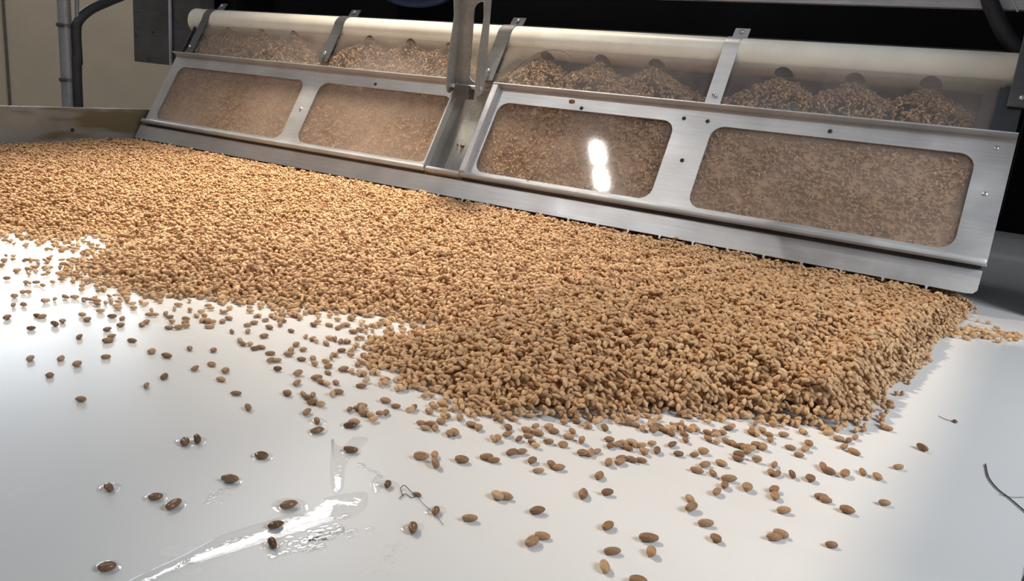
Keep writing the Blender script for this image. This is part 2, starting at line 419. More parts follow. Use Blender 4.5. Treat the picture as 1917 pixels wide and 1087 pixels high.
# straps over the pipe (parts of the hopper)
def strap(uc, wd, m, v0=.182, tab=True, label=None):
    c = Vector((0, TY, TZ)); n = Vector((0, -SN, CS)); e = Vector((0, CS, SN))
    vc = (TY-LY)*CS+(TZ-HL)*SN; rr = TR+.0012
    pr = []
    for v in (v0, v0+.02, .225, vc-.01): q = P(0, v, .0012); pr.append((q[1], q[2]))
    for k in range(0, 11):
        ph = math.radians(k*8.0); q = c+(n*math.cos(ph)+e*math.sin(ph))*rr; pr.append((q.y, q.z))
    if tab:
        lq = pr[-1]; pr += [(lq[0]+.0025, lq[1]+.0028), (lq[0]+.007, lq[1]+.0085), (lq[0]+.011, lq[1]+.0135)]
    pr = [(y, z) for y, z in pr]
    bm = strip_bm(pr[::-1], uc-wd/2, uc+wd/2, .0016)
    s = H(link_mesh('pipe_strap', bm, m, None, True, 30))
    if label: tag(s, label)
    def sc(M, mm=M_SCREW):
        o = link_mesh('screw', screw_bm(M, .0028, .002), mm, None, True, 40); o.parent = s
    sc(PM @ Matrix.Translation((uc, v0+.014, .0034)))
    q = pr[-1]
    sc(Matrix.Translation((uc, q[0]-.0045, q[1]-.0045)) @ Matrix.Rotation(math.radians(50), 4, 'X'))
    return s
strap(-.307, .019, M_STEEL, .174, label='bright strap over the pipe above the right door')
strap(-.638, .022, M_STEEL_D, .180)
strap(-.958, .020, M_STEEL_D, .186)
strap(-1.288, .018, M_STEEL_D, .176)
es = H(link_mesh('end_bracket', box_bm((-.004, .206, .0005), (.042, .300, .0035), .0008, PM), M_STEEL_D)); tag(es, 'grey bracket plate closing the right end of the pipe')
o = link_mesh('screw', screw_bm(PM @ Matrix.Translation((.008, .217, .0035)), .0032, .002), M_SCREW, None, True, 40); o.parent = es

# ------------------------------------------------------------------ housing behind
hs = empty('machine_housing', 'machine housing with its dark void built as black plates above and behind the pipe', 'housing', (-.6, 1.16, .3))
HY = 1.13
xg = on_y(461, 10, HY)[0]
local(hs, link_mesh('back_panel', box_bm((xg, HY+.05, .24), (.5, HY+.06, .62)), M_BLACK))
yb = 1.035
local(hs, link_mesh('side_panel', box_bm((.0165, yb, on_y(1890, 412, yb)[2]), (.5, HY+.0, .62)), M_BLACK))
local(hs, link_mesh('side_panel', box_bm((xg, HY-.03, .25), (xg+.006, HY+.06, .62)), M_BLACK))
local(hs, link_mesh('top_panel', box_bm((xg, HY-.03, .612), (.5, HY+.06, .622)), M_BLACK))
local(hs, link_mesh('lower_panel', box_bm((-1.36, 1.66, 0.0005), (.5, 1.67, .30)), M_BLACK))
local(hs, link_mesh('side_light_block', box_bm((.070, .905, 0.0), (.5, .91, .55)), M_DGREY))  # added out of view to keep light off the deck past the lip
xb0 = on_y(400, 8, HY)[0]; xb1 = on_y(447, 8, HY)[0]; zb = on_y(420, 14, HY)[2]
local(hs, link_mesh('post', box_bm((xb0, HY, zb-.004), (xb1, HY+.02, .62), .001), M_BLACK))
bz = on_y(1480, 8, HY-.03)[2]
tb = local(hs, link_mesh('cross_beam', box_bm((xg, HY-.045, bz), (.5, HY-.03, bz+.04), .001), M_STEEL)); tag(tb, 'pale grey cross beam at the top of the dark housing')
# blue tub seen under the beam
c0 = on_y(770, -24, HY+.0)
b = bmesh.new(); bmesh.ops.create_uvsphere(b, u_segments=32, v_segments=16, radius=1, matrix=Matrix.Translation((c0[0], HY+.012, c0[2])) @ Matrix.Diagonal((.085, .03, .032, 1)))
tag(link_mesh('plastic_tub', b, M_BLUE, None, True), 'dark blue plastic tub bottom showing at the top inside the dark housing', 'tub')
# grey sheet-metal box on the left
p0 = on_y(250, 60, 1.1); p1 = on_y(320, 60, 1.1); bzz = on_y(290, 119, 1.1)[2]
bx = empty('control_box', 'dark grey sheet-metal box hanging above the left end of the hopper', 'box', (p0[0], 1.1, bzz))
bw = link_mesh('box_body', box_bm((p0[0], 1.10, bzz), (p1[0], 1.35, .8), .0008), M_STEEL_D); local(bx, bw)
bs = link_mesh('box_side', box_bm((p1[0]+.0035, 1.103, bzz-.001), (p1[0]+.13, 1.108, .8), .0006), M_STEEL_D); local(bx, bs)
sm = link_mesh('edge_strip', box_bm((p1[0]+.0002, 1.095, bzz), (p1[0]+.0032, 1.1, .8)), simple('pale_edge', (.75, .75, .75), .4)); local(bx, sm)
for px, py in ((285, 60), (276, 111), (254, 67)):
    q = on_y(px, py, 1.0985)
    local(bx, link_mesh('rivet', screw_bm(Matrix.Translation((q[0], 1.1, q[2])) @ Matrix.Rotation(math.pi/2, 4, 'X'), .0028, .0015), M_DARK, None, True, 40))
local(bx, link_mesh('hanger', box_bm((p0[0]+.02, 1.2, .8), (p0[0]+.04, 1.22, 3.2)), M_STEEL_D))

# galvanised post and black cable, outside the side rail
PX = -1.46
q0, q1 = on_x(124, 100, PX), on_x(124, 190, PX)
po = empty('galvanised_post', 'grey galvanised pipe post standing beyond the side rail', 'post', (PX, q0[1], -.85))
pr_ = abs(on_x(136.5, 100, PX)[1]-on_x(112, 100, PX)[1])/2*.93
ptop = on_x(123, -200, PX)
local(po, link_mesh('post_tube', tube_bm([(PX, q0[1], -.85), (PX, q0[1], .9)], pr_, 28), M_GALV, None, True, 40))
for py in (48, 149):
    q = on_x(124, py, PX)
    local(po, link_mesh('clamp', tube_bm([(PX, q0[1], q[2]-.0028), (PX, q0[1], q[2]+.0028)], pr_+.002, 24), M_STEEL_D, None, True, 40))
    local(po, link_mesh('clamp_bolt', tube_bm([(PX+.008, q0[1]-pr_-.008, q[2]), (PX+.008, q0[1]-pr_+.003, q[2])], .0035, 6), M_STEEL_D))
cq = lambda x, y: tuple(on_x(x, y, PX+.012))
cb = spline([(PX+.012, cq(146, 100)[1], -.84), cq(147, 200), cq(146, 120), cq(143, 60), cq(148, 38), cq(170, 18), cq(205, 2), cq(240, -14), cq(300, -60), cq(330, -200)], 8)
tag(link_mesh('power_cable', tube_bm(cb, .0082, 14), M_DARK, None, True, 50), 'thick black cable running up the galvanised post and off to the right', 'cable')
cb2 = spline([cq(150, 200), cq(150, 100), cq(146, 60), cq(144, 25), cq(145, -60)], 6)
tag(link_mesh('thin_cable', tube_bm(cb2, .0035, 10), M_GALV, None, True, 50), 'thin pale conduit between the galvanised post and the black cable', 'conduit')
# hose at the upper right
hz = [tuple(on_y(*p, 1.07)) for p in ((1848, -60), (1850, -10), (1862, 25), (1880, 62), (1903, 92), (1935, 118))]
tag(link_mesh('rubber_hose', tube_bm(spline(hz, 8), .0085, 14), M_DARK, None, True, 50), 'dark rubber hose curving down past the right end of the cross beam', 'hose')
hz = [tuple(on_y(*p, 1.06)) for p in ((1888, -20), (1897, 4), (1906, 22))]
tag(link_mesh('thin_wire', tube_bm(spline(hz, 6), .0012, 8), simple('pale_wire', (.5, .6, .5), .5), None, True, 50), 'thin pale wire at the far upper right beside the rubber hose', 'wire')

# ------------------------------------------------------------------ slotted bracket in front of the channel
BY = .945
ar = empty('slotted_bracket', 'upright steel channel bracket with a long slot, between the two doors', 'bracket', (-.645, BY, .14))
xl, xr = on_y(856, 100, BY)[0], on_y(909, 100, BY)[0]
zb0 = on_y(880, 167, BY)[2]; zs0, zs1 = on_y(895, 154, BY)[2], on_y(895, 3, BY)[2]
sx0, sx1 = on_y(881, 90, BY)[0], on_y(908.5, 90, BY)[0]
wc = (sx0+sx1)/2; sr_ = (sx1-sx0)/2*.92
slot = [(wc+sr_*math.cos(a), zs0+sr_+sr_*math.sin(a)) for a in np.linspace(math.pi, 2*math.pi, 13)]+[(wc+sr_*math.cos(a), zs1-sr_+sr_*math.sin(a)) for a in np.linspace(0, math.pi, 13)]
MXZ = Matrix(((1, 0, 0, 0), (0, 0, 1, 0), (0, 1, 0, 0), (0, 0, 0, 1)))
local(ar, link_mesh('web', plate_bm([(xl, zb0), (xr, zb0), (xr, .5), (xl, .5)], [slot], BY, BY+.0018, MXZ), M_CHAN))
zz = zb0-.008
sidep = [(BY+.0018, zb0+.004), (BY-.004, zb0-.004), (BY-.012, zz), (BY-.017, zz+.002), (BY-.0195, zz+.010), (BY-.019, zz+.05), (BY-.014, zz+.085), (BY-.012, zz+.105), (BY-.016, zz+.13), (BY-.018, .5), (BY+.0018, .5)]
for x in (xl-.0018, xr):
    MY = Matrix(((0, 0, 1, x), (1, 0, 0, 0), (0, 1, 0, 0), (0, 0, 0, 1)))
    local(ar, link_mesh('cheek', plate_bm(sidep, [], 0, .0018, MY), M_CHAN))
pin = local(ar, link_mesh('pivot_pin', tube_bm([(xl-.003, BY-.010, zz+.011), (xr+.004, BY-.010, zz+.011)], .003, 12), M_STEEL, None, True, 40))
lug = local(ar, link_mesh('pivot_lug', box_bm((xl+.012, BY-.018, zz-.006), (xr-.012, BY-.002, zz+.013), .001), M_STEEL_D))

# ------------------------------------------------------------------ grain shapes
def grain_arr(nu, nr, L=1.0, Wd=.52, Ht=.47, crease=True):
    """unit wheat grain along +x, rings of nu verts; returns verts, tris"""
    vs = [(-.5, 0, 0)]
    for i in range(1, nr+1):
        t = i/(nr+1); x = -.5*math.cos(math.pi*t)
        r = math.sin(math.pi*t)**.72*(1.03 if x < .1 else 1.0-.10*(x-.1)/.4)
        for k in range(nu):
            a = 2*math.pi*k/nu
            y = Wd/2*r*math.cos(a); z = Ht/2*r*math.sin(a)
            if crease:
                d = math.cos(a-math.pi/2)
                if d > .9: z *= .62
            vs.append((x, y, z))
    vs.append((.5, 0, 0)); n = len(vs)-1; ts = []
    for k in range(nu):
        ts.append((0, 1+(k+1) % nu, 1+k)); b0 = 1+(nr-1)*nu; ts.append((n, b0+k, b0+(k+1) % nu))
    for i in range(nr-1):
        for k in range(nu):
            a = 1+i*nu+k; b_ = 1+i*nu+(k+1) % nu; c, d = a+nu, b_+nu
            ts.append((a, b_, d)); ts.append((a, d, c))
    return np.array(vs), np.array(ts)[:, ::1]

def grain_geo(pos, hd, pit, rol, size, tint, nu, nr):
    v, t = grain_arr(nu, nr)
    n = len(pos)
    ch, sh, cp, sp, cr, sr2 = np.cos(hd), np.sin(hd), np.cos(pit), np.sin(pit), np.cos(rol), np.sin(rol)
    V = v[None]*size[:, None, :]
    x, y, z = V[..., 0], V[..., 1], V[..., 2]
    y, z = y*cr[:, None]-z*sr2[:, None], y*sr2[:, None]+z*cr[:, None]
    x, z = x*cp[:, None]-z*sp[:, None], x*sp[:, None]+z*cp[:, None]
    x, y = x*ch[:, None]-y*sh[:, None], x*sh[:, None]+y*ch[:, None]
    V = np.stack([x, y, z], -1)+pos[:, None, :]
    return V.reshape(-1, 3), (t[None]+(np.arange(n)*len(v))[:, None, None]).reshape(-1, 3), np.repeat(tint, len(v))
def mass(name, geos, m):
    """many grains and the core beneath them as one mesh"""
    Vs, Ts, Cs, k = [], [], [], 0
    for v, t, c in geos:
        Vs.append(v); Ts.append(t+k); Cs.append(np.full(len(v), c) if np.isscalar(c) else c); k += len(v)
    V, T, C = np.concatenate(Vs), np.concatenate(Ts), np.concatenate(Cs)
    print(name, 'triangles', len(T))
    me = bpy.data.meshes.new(name)
    me.vertices.add(len(V)); me.vertices.foreach_set('co', V.astype(np.float32).ravel())
    me.loops.add(len(T)*3); me.loops.foreach_set('vertex_index', T.astype(np.int32).ravel())
    me.polygons.add(len(T)); me.polygons.foreach_set('loop_start', np.arange(0, len(T)*3, 3, dtype=np.int32)); me.polygons.foreach_set('loop_total', np.full(len(T), 3, dtype=np.int32))
    me.polygons.foreach_set('use_smooth', np.ones(len(T), dtype=bool))
    at = me.attributes.new('tint', 'FLOAT', 'POINT'); at.data.foreach_set('value', C.astype(np.float32))
    me.update(calc_edges=True); me.materials.append(m)
    o = bpy.data.objects.new(name, me); COL.objects.link(o)
    return o

def deposit(xs, ys, base, cand, res, x0, y0, prob=None, flat=0.0, smooth=1.0):
    """drop grains one by one on a height grid; returns arrays"""
    Hh = base
    nH, nW = Hh.shape; out = []
    NB = 24; mm = 1/res
    rl = np.random.default_rng(3)
    foot = []
    for kb in range(NB):
        th = math.pi*kb/NB; pts = []
        R_ = int(math.ceil(.0033*mm))
        for j in range(-R_, R_+1):
            for i in range(-R_, R_+1):
                a = (i*math.cos(th)+j*math.sin(th))/mm; bb = (-i*math.sin(th)+j*math.cos(th))/mm
                q = (a/.0027)**2+(bb/.0017)**2
                if q < 1: pts.append((j, i, a, math.sqrt(1-q)))
        p = np.array(pts); foot.append((p[:, 0].astype(int), p[:, 1].astype(int), p[:, 2], p[:, 3]))
    for n in range(len(xs)):
        best = None
        for c in range(cand):
            cx = xs[n]+(rl.random()-.5)*.005*(c > 0); cy = ys[n]+(rl.random()-.5)*.005*(c > 0)
            j = int((cy-y0)*mm); i = int((cx-x0)*mm)
            if j < 5 or i < 5 or j >= nH-5 or i >= nW-5: continue
            h = Hh[j, i]
            if best is None or h < best[0]: best = (h, j, i, cx, cy)
        if best is None: continue
        _, j, i, cx, cy = best
        kb = int(rl.random()*NB); fj, fi, fa, fq = foot[kb]
        hh = Hh[j+fj, i+fi]
        A = hh[fa > .0008]; B = hh[fa < -.0008]
        hf, hbk = A.mean()*.5+A.max()*.5, B.mean()*.5+B.max()*.5
        sl = (hf-hbk)/.0040; sl = max(-.75, min(.75, sl))
        zc = (hf+hbk)/2+.0009
        Hh[j+fj, i+fi] = np.maximum(hh, zc+sl*fa+.00135*fq)
        th = math.pi*kb/NB
        flip = rl.random() < .5
        out.append((cx, cy, zc, th+(math.pi if flip else 0), math.atan(sl)*(-1 if flip else 1)))
    return np.array(out), Hh

# ------------------------------------------------------------------ the grain bed on the deck
edge_px = [(-60, 436), (0, 437), (60, 440), (110, 455), (185, 440), (205, 470), (150, 492), (120, 505), (190, 535), (230, 552), (300, 552), (380, 560), (450, 566), (560, 588), (640, 590), (712, 594), (690, 612), (735, 612),
           (790, 612), (770, 628), (700, 640), (678, 668), (700, 690), (735, 700), (728, 735), (790, 735), (850, 768), (950, 782), (1050, 788), (1180, 778), (1300, 785), (1400, 787), (1500, 796), (1560, 806), (1618, 790),
           (1640, 745), (1700, 695), (1748, 640), (1790, 605), (1818, 575)]
E_ = np.array([on_z(*p)[:2] for p in edge_px])
poly = np.concatenate([E_, [[.006, .93], [.004, 1.0], [-1.33, 1.0], [-1.33, E_[0, 1]]]])
GX0, GY0, RES = -1.345, .26, .001
nW, nH = int(1.41/RES), int(.74/RES)
step = 4
gx = GX0+(np.arange(0, nW, step)+.5)*RES; gy = GY0+(np.arange(0, nH, step)+.5)*RES
XX, YY = np.meshgrid(gx, gy)
def dist_poly(X, Y, pl, closed_upto):
    D = np.full(X.shape, 1e9)
    for a, b_ in zip(pl[:closed_upto], pl[1:closed_upto+1]):
        d = b_-a; L2 = (d**2).sum(); t = np.clip(((X-a[0])*d[0]+(Y-a[1])*d[1])/L2, 0, 1)
        D = np.minimum(D, (X-a[0]-t*d[0])**2+(Y-a[1]-t*d[1])**2)
    ins = np.zeros(X.shape, bool); n = len(pl)
    for i in range(n):
        a, b_ = pl[i], pl[(i+1) % n]
        cnd = ((a[1] > Y) != (b_[1] > Y)) & (X < (b_[0]-a[0])*(Y-a[1])/(b_[1]-a[1]+1e-12)+a[0])
        ins ^= cnd
    return np.where(ins, 1, -1)*np.sqrt(D)
SD = dist_poly(XX, YY, poly, len(E_))
def smooth_noise(X, Y, s, seed):
    r = np.random.default_rng(seed); out = 0
    for k in range(6):
        a = r.random()*6.283; f_ = s*(.6+r.random()*1.3); out = out+np.sin((X*np.cos(a)+Y*np.sin(a))*f_+r.random()*6.28)
    return out/6
wid = np.interp(XX, [-1.3, -.5, -.3, -.15, -.06, 0], [.10, .085, .060, .034, .014, .010])
hmx = np.interp(XX, [-1.3, -.6, -.3, -.12, 0], [.010, .014, .020, .030, .030])
near = np.clip((YY-.66)/.17, 0, 1)
hmx = hmx*(1-near)+.0165*near
hh = hmx*(1-np.exp(-np.clip(SD, 0, None)/wid))
hh = hh+(SD > .012)*(.0012*smooth_noise(XX, YY, 70, 1)+.0006*smooth_noise(XX, YY, 200, 2))
# furrows left by the drip teeth and the small crest along the right side
ph = (XX-(-.0335)+.28*(LY-YY))/.0405
hh = hh-(SD > .015)*.0065*np.clip(np.cos(2*math.pi*ph), 0, 1)**1.5*np.clip((YY-.46)/.15, 0, 1)*np.clip((XX+.62)/.2, .15, 1)
xe = np.interp(YY, E_[-8:, 1][np.argsort(E_[-8:, 1])], E_[-8:, 0][np.argsort(E_[-8:, 1])])
dr = xe-XX
hh = hh+(SD > .004)*(YY < .80)*(.0060*np.exp(-((dr-.020)/.010)**2)-.0060*np.exp(-((dr-.045)/.010)**2))
hh = np.where(SD > 0, np.clip(hh, 0, .034), 0)
hh = np.where(YY > LY-.006, np.minimum(hh, .0150), hh)
big = np.kron(hh, np.ones((step, step)))[:nH, :nW]
k = 5
def blur(a, k):
    for ax in (0, 1):
        c = np.cumsum(np.pad(a, [(k+1, k) if i == ax else (0, 0) for i in range(2)], 'edge'), ax)
        a = (np.take(c, range(2*k+1, c.shape[ax]), ax)-np.take(c, range(0, c.shape[ax]-2*k-1), ax))/(2*k+1)
    return a
big = blur(big, 3)
SDb = blur(np.kron(SD, np.ones((step, step)))[:nH, :nW], 3)
ero = big.copy()
for sh_ in (-5, 5):
    for ax in (0, 1): ero = np.minimum(ero, np.roll(big, sh_, ax))
base = np.clip(ero-.0038, 0, None).copy()
gyy, gxx = np.gradient(big, RES); slope = blur(np.hypot(gxx, gyy), 3)
base0 = base.copy()
# candidates: dense inside, thinning outside the edge
rc = np.random.default_rng(11)
NC = int(1.41*.74*1e6/4.4)
cx = GX0+rc.random(NC)*1.41; cy = GY0+rc.random(NC)*.74
ji = (np.clip(((cy-GY0)/RES).astype(int), 0, nH-1), np.clip(((cx-GX0)/RES).astype(int), 0, nW-1))
sd = SDb[ji]; hb_ = big[ji]
clump = .5+.5*smooth_noise(cx, cy, 160, 5)*1.6
reach = np.interp(cx, [-1.3, -.75, -.5, -.35, -.25, -.1, -.04, .0], [.10, .060, .040, .028, .030, .028, .012, .004])
pr = np.where(sd > 0, np.clip(.30+hb_/.0060*.6, 0, .78)*.79, np.clip(.33*np.exp(sd/(reach*.42))*clump, 0, 1)*(sd > -3.2*reach))
pr = np.where((sd > 0) & (sd < .010), pr*(.45+.55*np.clip(clump, 0, 1)), pr)
vx, vy, vz = proj(np.stack([cx, cy, hb_], 1))
vis = (vx > -60) & (vx < W_PX+60) & (vy < H_PX+40) & (cy < LY+.03) & (cx > RX+.004)
pr = pr*(1+np.where(sd > 0, .9*np.clip(slope[ji], 0, 1.2), 0))
keep = (rc.random(NC) < pr) & vis
cx, cy, sdk = cx[keep], cy[keep], sd[keep]
o_ = np.argsort(rc.random(len(cx)))
g, top = deposit(cx[o_], cy[o_], base, 3, RES, GX0, GY0)
# leave out buried grains
jj = np.clip(((g[:, 1]-GY0)/RES).astype(int), 3, nH-4); ii = np.clip(((g[:, 0]-GX0)/RES).astype(int), 3, nW-4)
tmin = np.min([top[jj+a, ii+b_]-0 for a, b_ in ((0, 0), (2, 0), (-2, 0), (0, 2), (0, -2))], 0)
vis = tmin < g[:, 2]+.0014
# under the lip nothing may rise through it
vis &= ~((g[:, 1] > LY-.008) & (g[:, 2] > .0175))
g = g[vis]
print('bed grains', len(g))

# ------------------------------------------------------------------ loose grains digitised from the photograph (their places on the deck)
A0 = [(346,826,80),(369,823,70),(490,852,5),(204,912,60),(291,929,-5),(325,944,-30),(432,897,5),(542,944,-12),(517,981,-10),(510,1016,60),(201,1060,-8),(657,841,5),(726,905,80),(816,955,75),(773,987,85),(880,969,3),(788,854,5),(814,850,80),(815,868,60),(865,860,5),
(932,928,35),(947,928,12),(1007,955,-5),(1139,983,-30),(1016,1001,8),(997,1013,-30),(1146,1030,0),(1214,1007,5),(1219,1033,65),(1132,1060,80),(1195,1086,10),(1292,932,45),(1295,950,-20),(1321,978,3),(1341,1007,40),(1342,920,-40),(1092,923,70),(1137,921,0),(1122,889,-50),
(1467,954,3),(1539,928,10),(1546,934,12),(1587,954,15),(1451,1004,0),(1462,998,15),(1558,1018,5),(1656,940,5),(1683,873,0),(1727,838,25),(1661,801,15),(1450,915,-20),(1451,927,80),(1399,911,80),(1366,895,5),(1357,907,80),(1582,886,-40),(1552,881,20),(1541,873,60),(1616,883,50),(1643,891,40),(1517,894,80),(1483,888,50)]
A1 = [(593,786),(595,805),(655,795),(664,789),(788,790),(796,800),(807,793),(815,800),(826,788),(842,811),(851,808),(938,787),(952,799),(949,812),(931,820),(972,820),(985,803),(990,815),(997,827),(1007,810),(1027,797),(1035,805),(1026,825),(1054,831),(1064,816),(1072,807),(1089,825),(1132,800),(1078,787),(1140,821),(1142,833),(1157,831),(1168,827),(1175,836),(1183,827),(1190,831),(1092,847),(1106,846),(1117,843),(1205,844),(1230,843),(1139,865),(1164,855),(1161,863),(1182,858),(1202,860),(958,846),(978,844),(911,854),(925,860),(996,861),(1009,879),(1032,868),(1045,874),(1306,879),(1319,868),(1335,884),(1299,850),(1318,845),(1270,848),(1258,831),(1351,866),(1202,801),(1174,790),(1188,793),(1225,805),(1243,803),(1233,798),(1257,810),(1281,811),(1283,822),(1273,797),(1298,800),(1324,808),(1341,807),(1352,809),(1363,800),(1325,819),(1360,824),(1372,828),(1411,809),(1427,804),(1439,812),(1442,822),(1467,813),(1504,807),(1479,836),(1514,829),(1508,839),(1497,850),(1570,820),(1589,823),(1601,818),(1580,835),(1598,844),(1388,833),(1397,836),(1399,844),(1409,838),(1417,832),(1427,836),(1381,857),(1383,850),(1416,860),(1450,868),(1443,882),(1455,885),
(14,593),(25,571),(44,570),(27,554),(69,589),(79,591),(117,600),(102,606),(59,613),(87,563),(103,560),(121,554),(140,556),(154,589),(164,597),(182,569),(188,582),(209,591),(229,594),(226,607),(201,615),(148,630),(202,636),(209,628),(247,636),(239,563),(248,568),(266,606),(274,602),(291,589),(280,589),(284,581),(317,592),(317,612),(327,577),(334,570),(348,596),(347,603),(356,580),(368,590),(377,583),(379,599),(389,600),(393,610),(415,583),(430,576),(434,619),(417,600),(429,595),(464,619),(449,636),(455,643),(477,651),(490,649),(355,651),(400,654),(284,656),(311,665),(198,666),(114,669),(57,670),(145,680),(93,700),(365,689),(396,681),(422,693),(414,709),(307,704),(274,721),(151,746),(441,735),(464,762),(468,582),(476,603),(464,607),(494,628),(497,598),
(557,699),(556,716),(592,706),(600,713),(614,696),(629,715),(632,732),(677,721),(568,736),(586,739),(584,752),(574,743),(574,771),(678,758),(670,763),(682,773),(655,765),(723,771),(741,759),(774,763),(803,769),(722,749),(615,684),(644,690),(586,670),(564,671),(670,681),(624,662),(640,655),(656,656),(611,642),(627,634),(638,638),(650,639),(567,653),(554,644),(572,629),(585,633),(587,607),(616,607),(633,612),(649,607),(662,620),(694,607),(708,605),(660,594),(686,590),(861,780),(883,793),(896,799),(505,660),(520,690),(545,655),(537,735),(518,673),(530,600),(545,618),(553,590),(505,612),(525,606),(480,590)]
WET = {(346,826),(369,823),(490,852),(204,912),(291,929),(325,944),(432,897),(542,944),(517,981),(510,1016),(201,1060),(657,841),(726,905),(816,955),(773,987),(593,786),(595,805),(655,795)}
allg = [(x, y, a) for x, y, a in A0]+[(x, y, None) for x, y in A1]
allg.sort(key=lambda t: -t[1])
def fine_grain(name, seedv, bulge=0.0):
    nu, nr = 20, 11
    v, t = grain_arr(nu, nr, crease=False); r = np.random.default_rng(seedv)
    rows = v[1:-1].reshape(nr, nu, 3)
    for i in range(nr):
        x = rows[i, 0, 0]; s = max(0, 1-(x/.5)**2)
        for kx in range(nu):
            a = 2*math.pi*kx/nu; d = math.cos(a-math.pi/2)
            if d > 0: rows[i, kx, 2] -= .10*s*math.exp(-((1-d)/.035))
            rows[i, kx, 2] += (.035 if -.9 < d < 0 else 0)*s
            rows[i, kx] *= (1+bulge*math.sin(3*x+seedv)+.02*r.standard_normal(), 1+bulge*math.cos(4*x), 1)[0:3]
    v[1:-1] = rows.reshape(-1, 3); v[:, 1] *= (1+.06*r.standard_normal())
    v = v*.0062
    bm = bmesh.new(); bv = [bm.verts.new(p) for p in v]
    for a, b_, c in t: bm.faces.new((bv[a], bv[b_], bv[c]))
    bmesh.ops.recalc_face_normals(bm, faces=bm.faces)
    me = bpy.data.meshes.new(name); bm.to_mesh(me); bm.free()
    for p in me.polygons: p.use_smooth = True
    at = me.attributes.new('tint', 'FLOAT', 'POINT'); at.data.foreach_set('value', np.zeros(len(me.vertices), np.float32))
    return me
MES = {}
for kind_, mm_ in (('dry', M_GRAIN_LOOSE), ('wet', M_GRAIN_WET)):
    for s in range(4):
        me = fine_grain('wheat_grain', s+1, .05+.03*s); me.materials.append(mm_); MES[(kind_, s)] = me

LAB = {(346,826):'dark wet wheat grain, left one of the close pair on the grey deck at left',
(369,823):'roundish wet wheat grain, right one of the close pair, ringed with water',
(490,852):'lone wet wheat grain ringed with water, above the bright wet streak',
(204,912):'small round wet wheat grain with a water ring, far left of the wet patch',
(291,929):'plump dark wet wheat grain lying just left of another, left of the wet streak',
(325,944):'slanting dark wet wheat grain with a bright crescent of water under it',
(432,897):'wet wheat grain at the upper end of the trail of small droplets',
(542,944):'wet wheat grain in the widest bright water ring above the wet streak',
(517,981):'long dark wheat grain lying on the upper edge of the frothy wet streak',
(510,1016):'upright dark wheat grain in the middle of the frothy wet streak',
(201,1060):'long dark wheat grain lying alone lowest on the left of the deck',
(657,841):'flat wet wheat grain at the top of the pale reflected band',
(726,905):'upright wheat grain beside the tangled dark fibre',
(816,955):'creased wheat grain standing at the lower end of the dark fibre',
(773,987):'creased upright wheat grain below the dark fibre tangle',
(880,969):'oval tan wheat grain lying level, just right of the fibre end',
(932,928):'grey-brown wheat grain on the left of a touching pair on the open deck',
(947,928):'dark wheat grain on the right of a touching pair on the open deck',
(1007,955):'single rounded wheat grain above the crossed pair near the front',
(1139,983):'pointed tan wheat grain lying alone above the two front grains',
(1016,1001):'upper wheat grain of the slanted pair near the front edge',
(997,1013):'lower slanted wheat grain of the pair near the front edge',
(1146,1030):'long brown wheat grain lying level near the front edge, above a round one',
(1214,1007):'largest plump wheat grain near the front edge',
(1219,1033):'pale grey wheat grain tilted, just below the largest plump one',
(1132,1060):'round dark reddish wheat grain, nearest of those wholly in sight',
(1195,1086):'wheat grain cut off by the lower edge of the view',
(1292,932):'tan wheat grain leaning down onto a darker creased one',
(1295,950):'dark creased wheat grain directly under a lighter leaning one',
(1321,978):'level dark brown wheat grain between the leaning pair and a pale slanted one',
(1341,1007):'pale slanted wheat grain with a crease, front right centre',
(1467,954):'smooth oval wheat grain lying level above the doubled pair',
(1451,1004):'long flat wheat grain under the darker one of the doubled pair, front right',
(1462,998):'darker wheat grain on top of the doubled pair, front right',
(1558,1018):'single brown wheat grain, nearest on the warm-lit right side',
(1587,954):'level wheat grain left of the shadow edge, below the joined pair',
(1539,928):'left wheat grain of the joined pair on the right side',
(1546,934):'right creased wheat grain of the joined pair on the right side',
(1656,940):'plump wheat grain lying right on the shadow edge at right',
(1683,873):'smooth oval wheat grain just left of the shadow edge',
(1727,838):'tan wheat grain at the shadow edge, farthest right of the scattered ones',
(1661,801):'small tan wheat grain alone to the right of the pile corner',
(1092,923):'small round dark wheat grain left of an oval one on the open deck',
(1137,921):'oval wheat grain just right of a small round dark one',
(1122,889):'tilted angular wheat grain alone below the row of clustered grains',
(1342,920):'small tilted golden wheat grain right of the leaning pair',
(151,746):'long dark dry wheat grain alone on the left of the deck',
(464,762):'tilted brown wheat grain with a spark of water, alone above the wet patch',
(441,735):'brown tilted wheat grain, second in the lone line above the wet patch',
(274,721):'round dark wheat grain with a spark of water, left centre of the deck',
(93,700):'small angular dark wheat grain near the left edge, lowest in its group'}
NIND = 285
rest = []
def place_on(xp, yp, z): q = on_z(xp, yp, z); return q
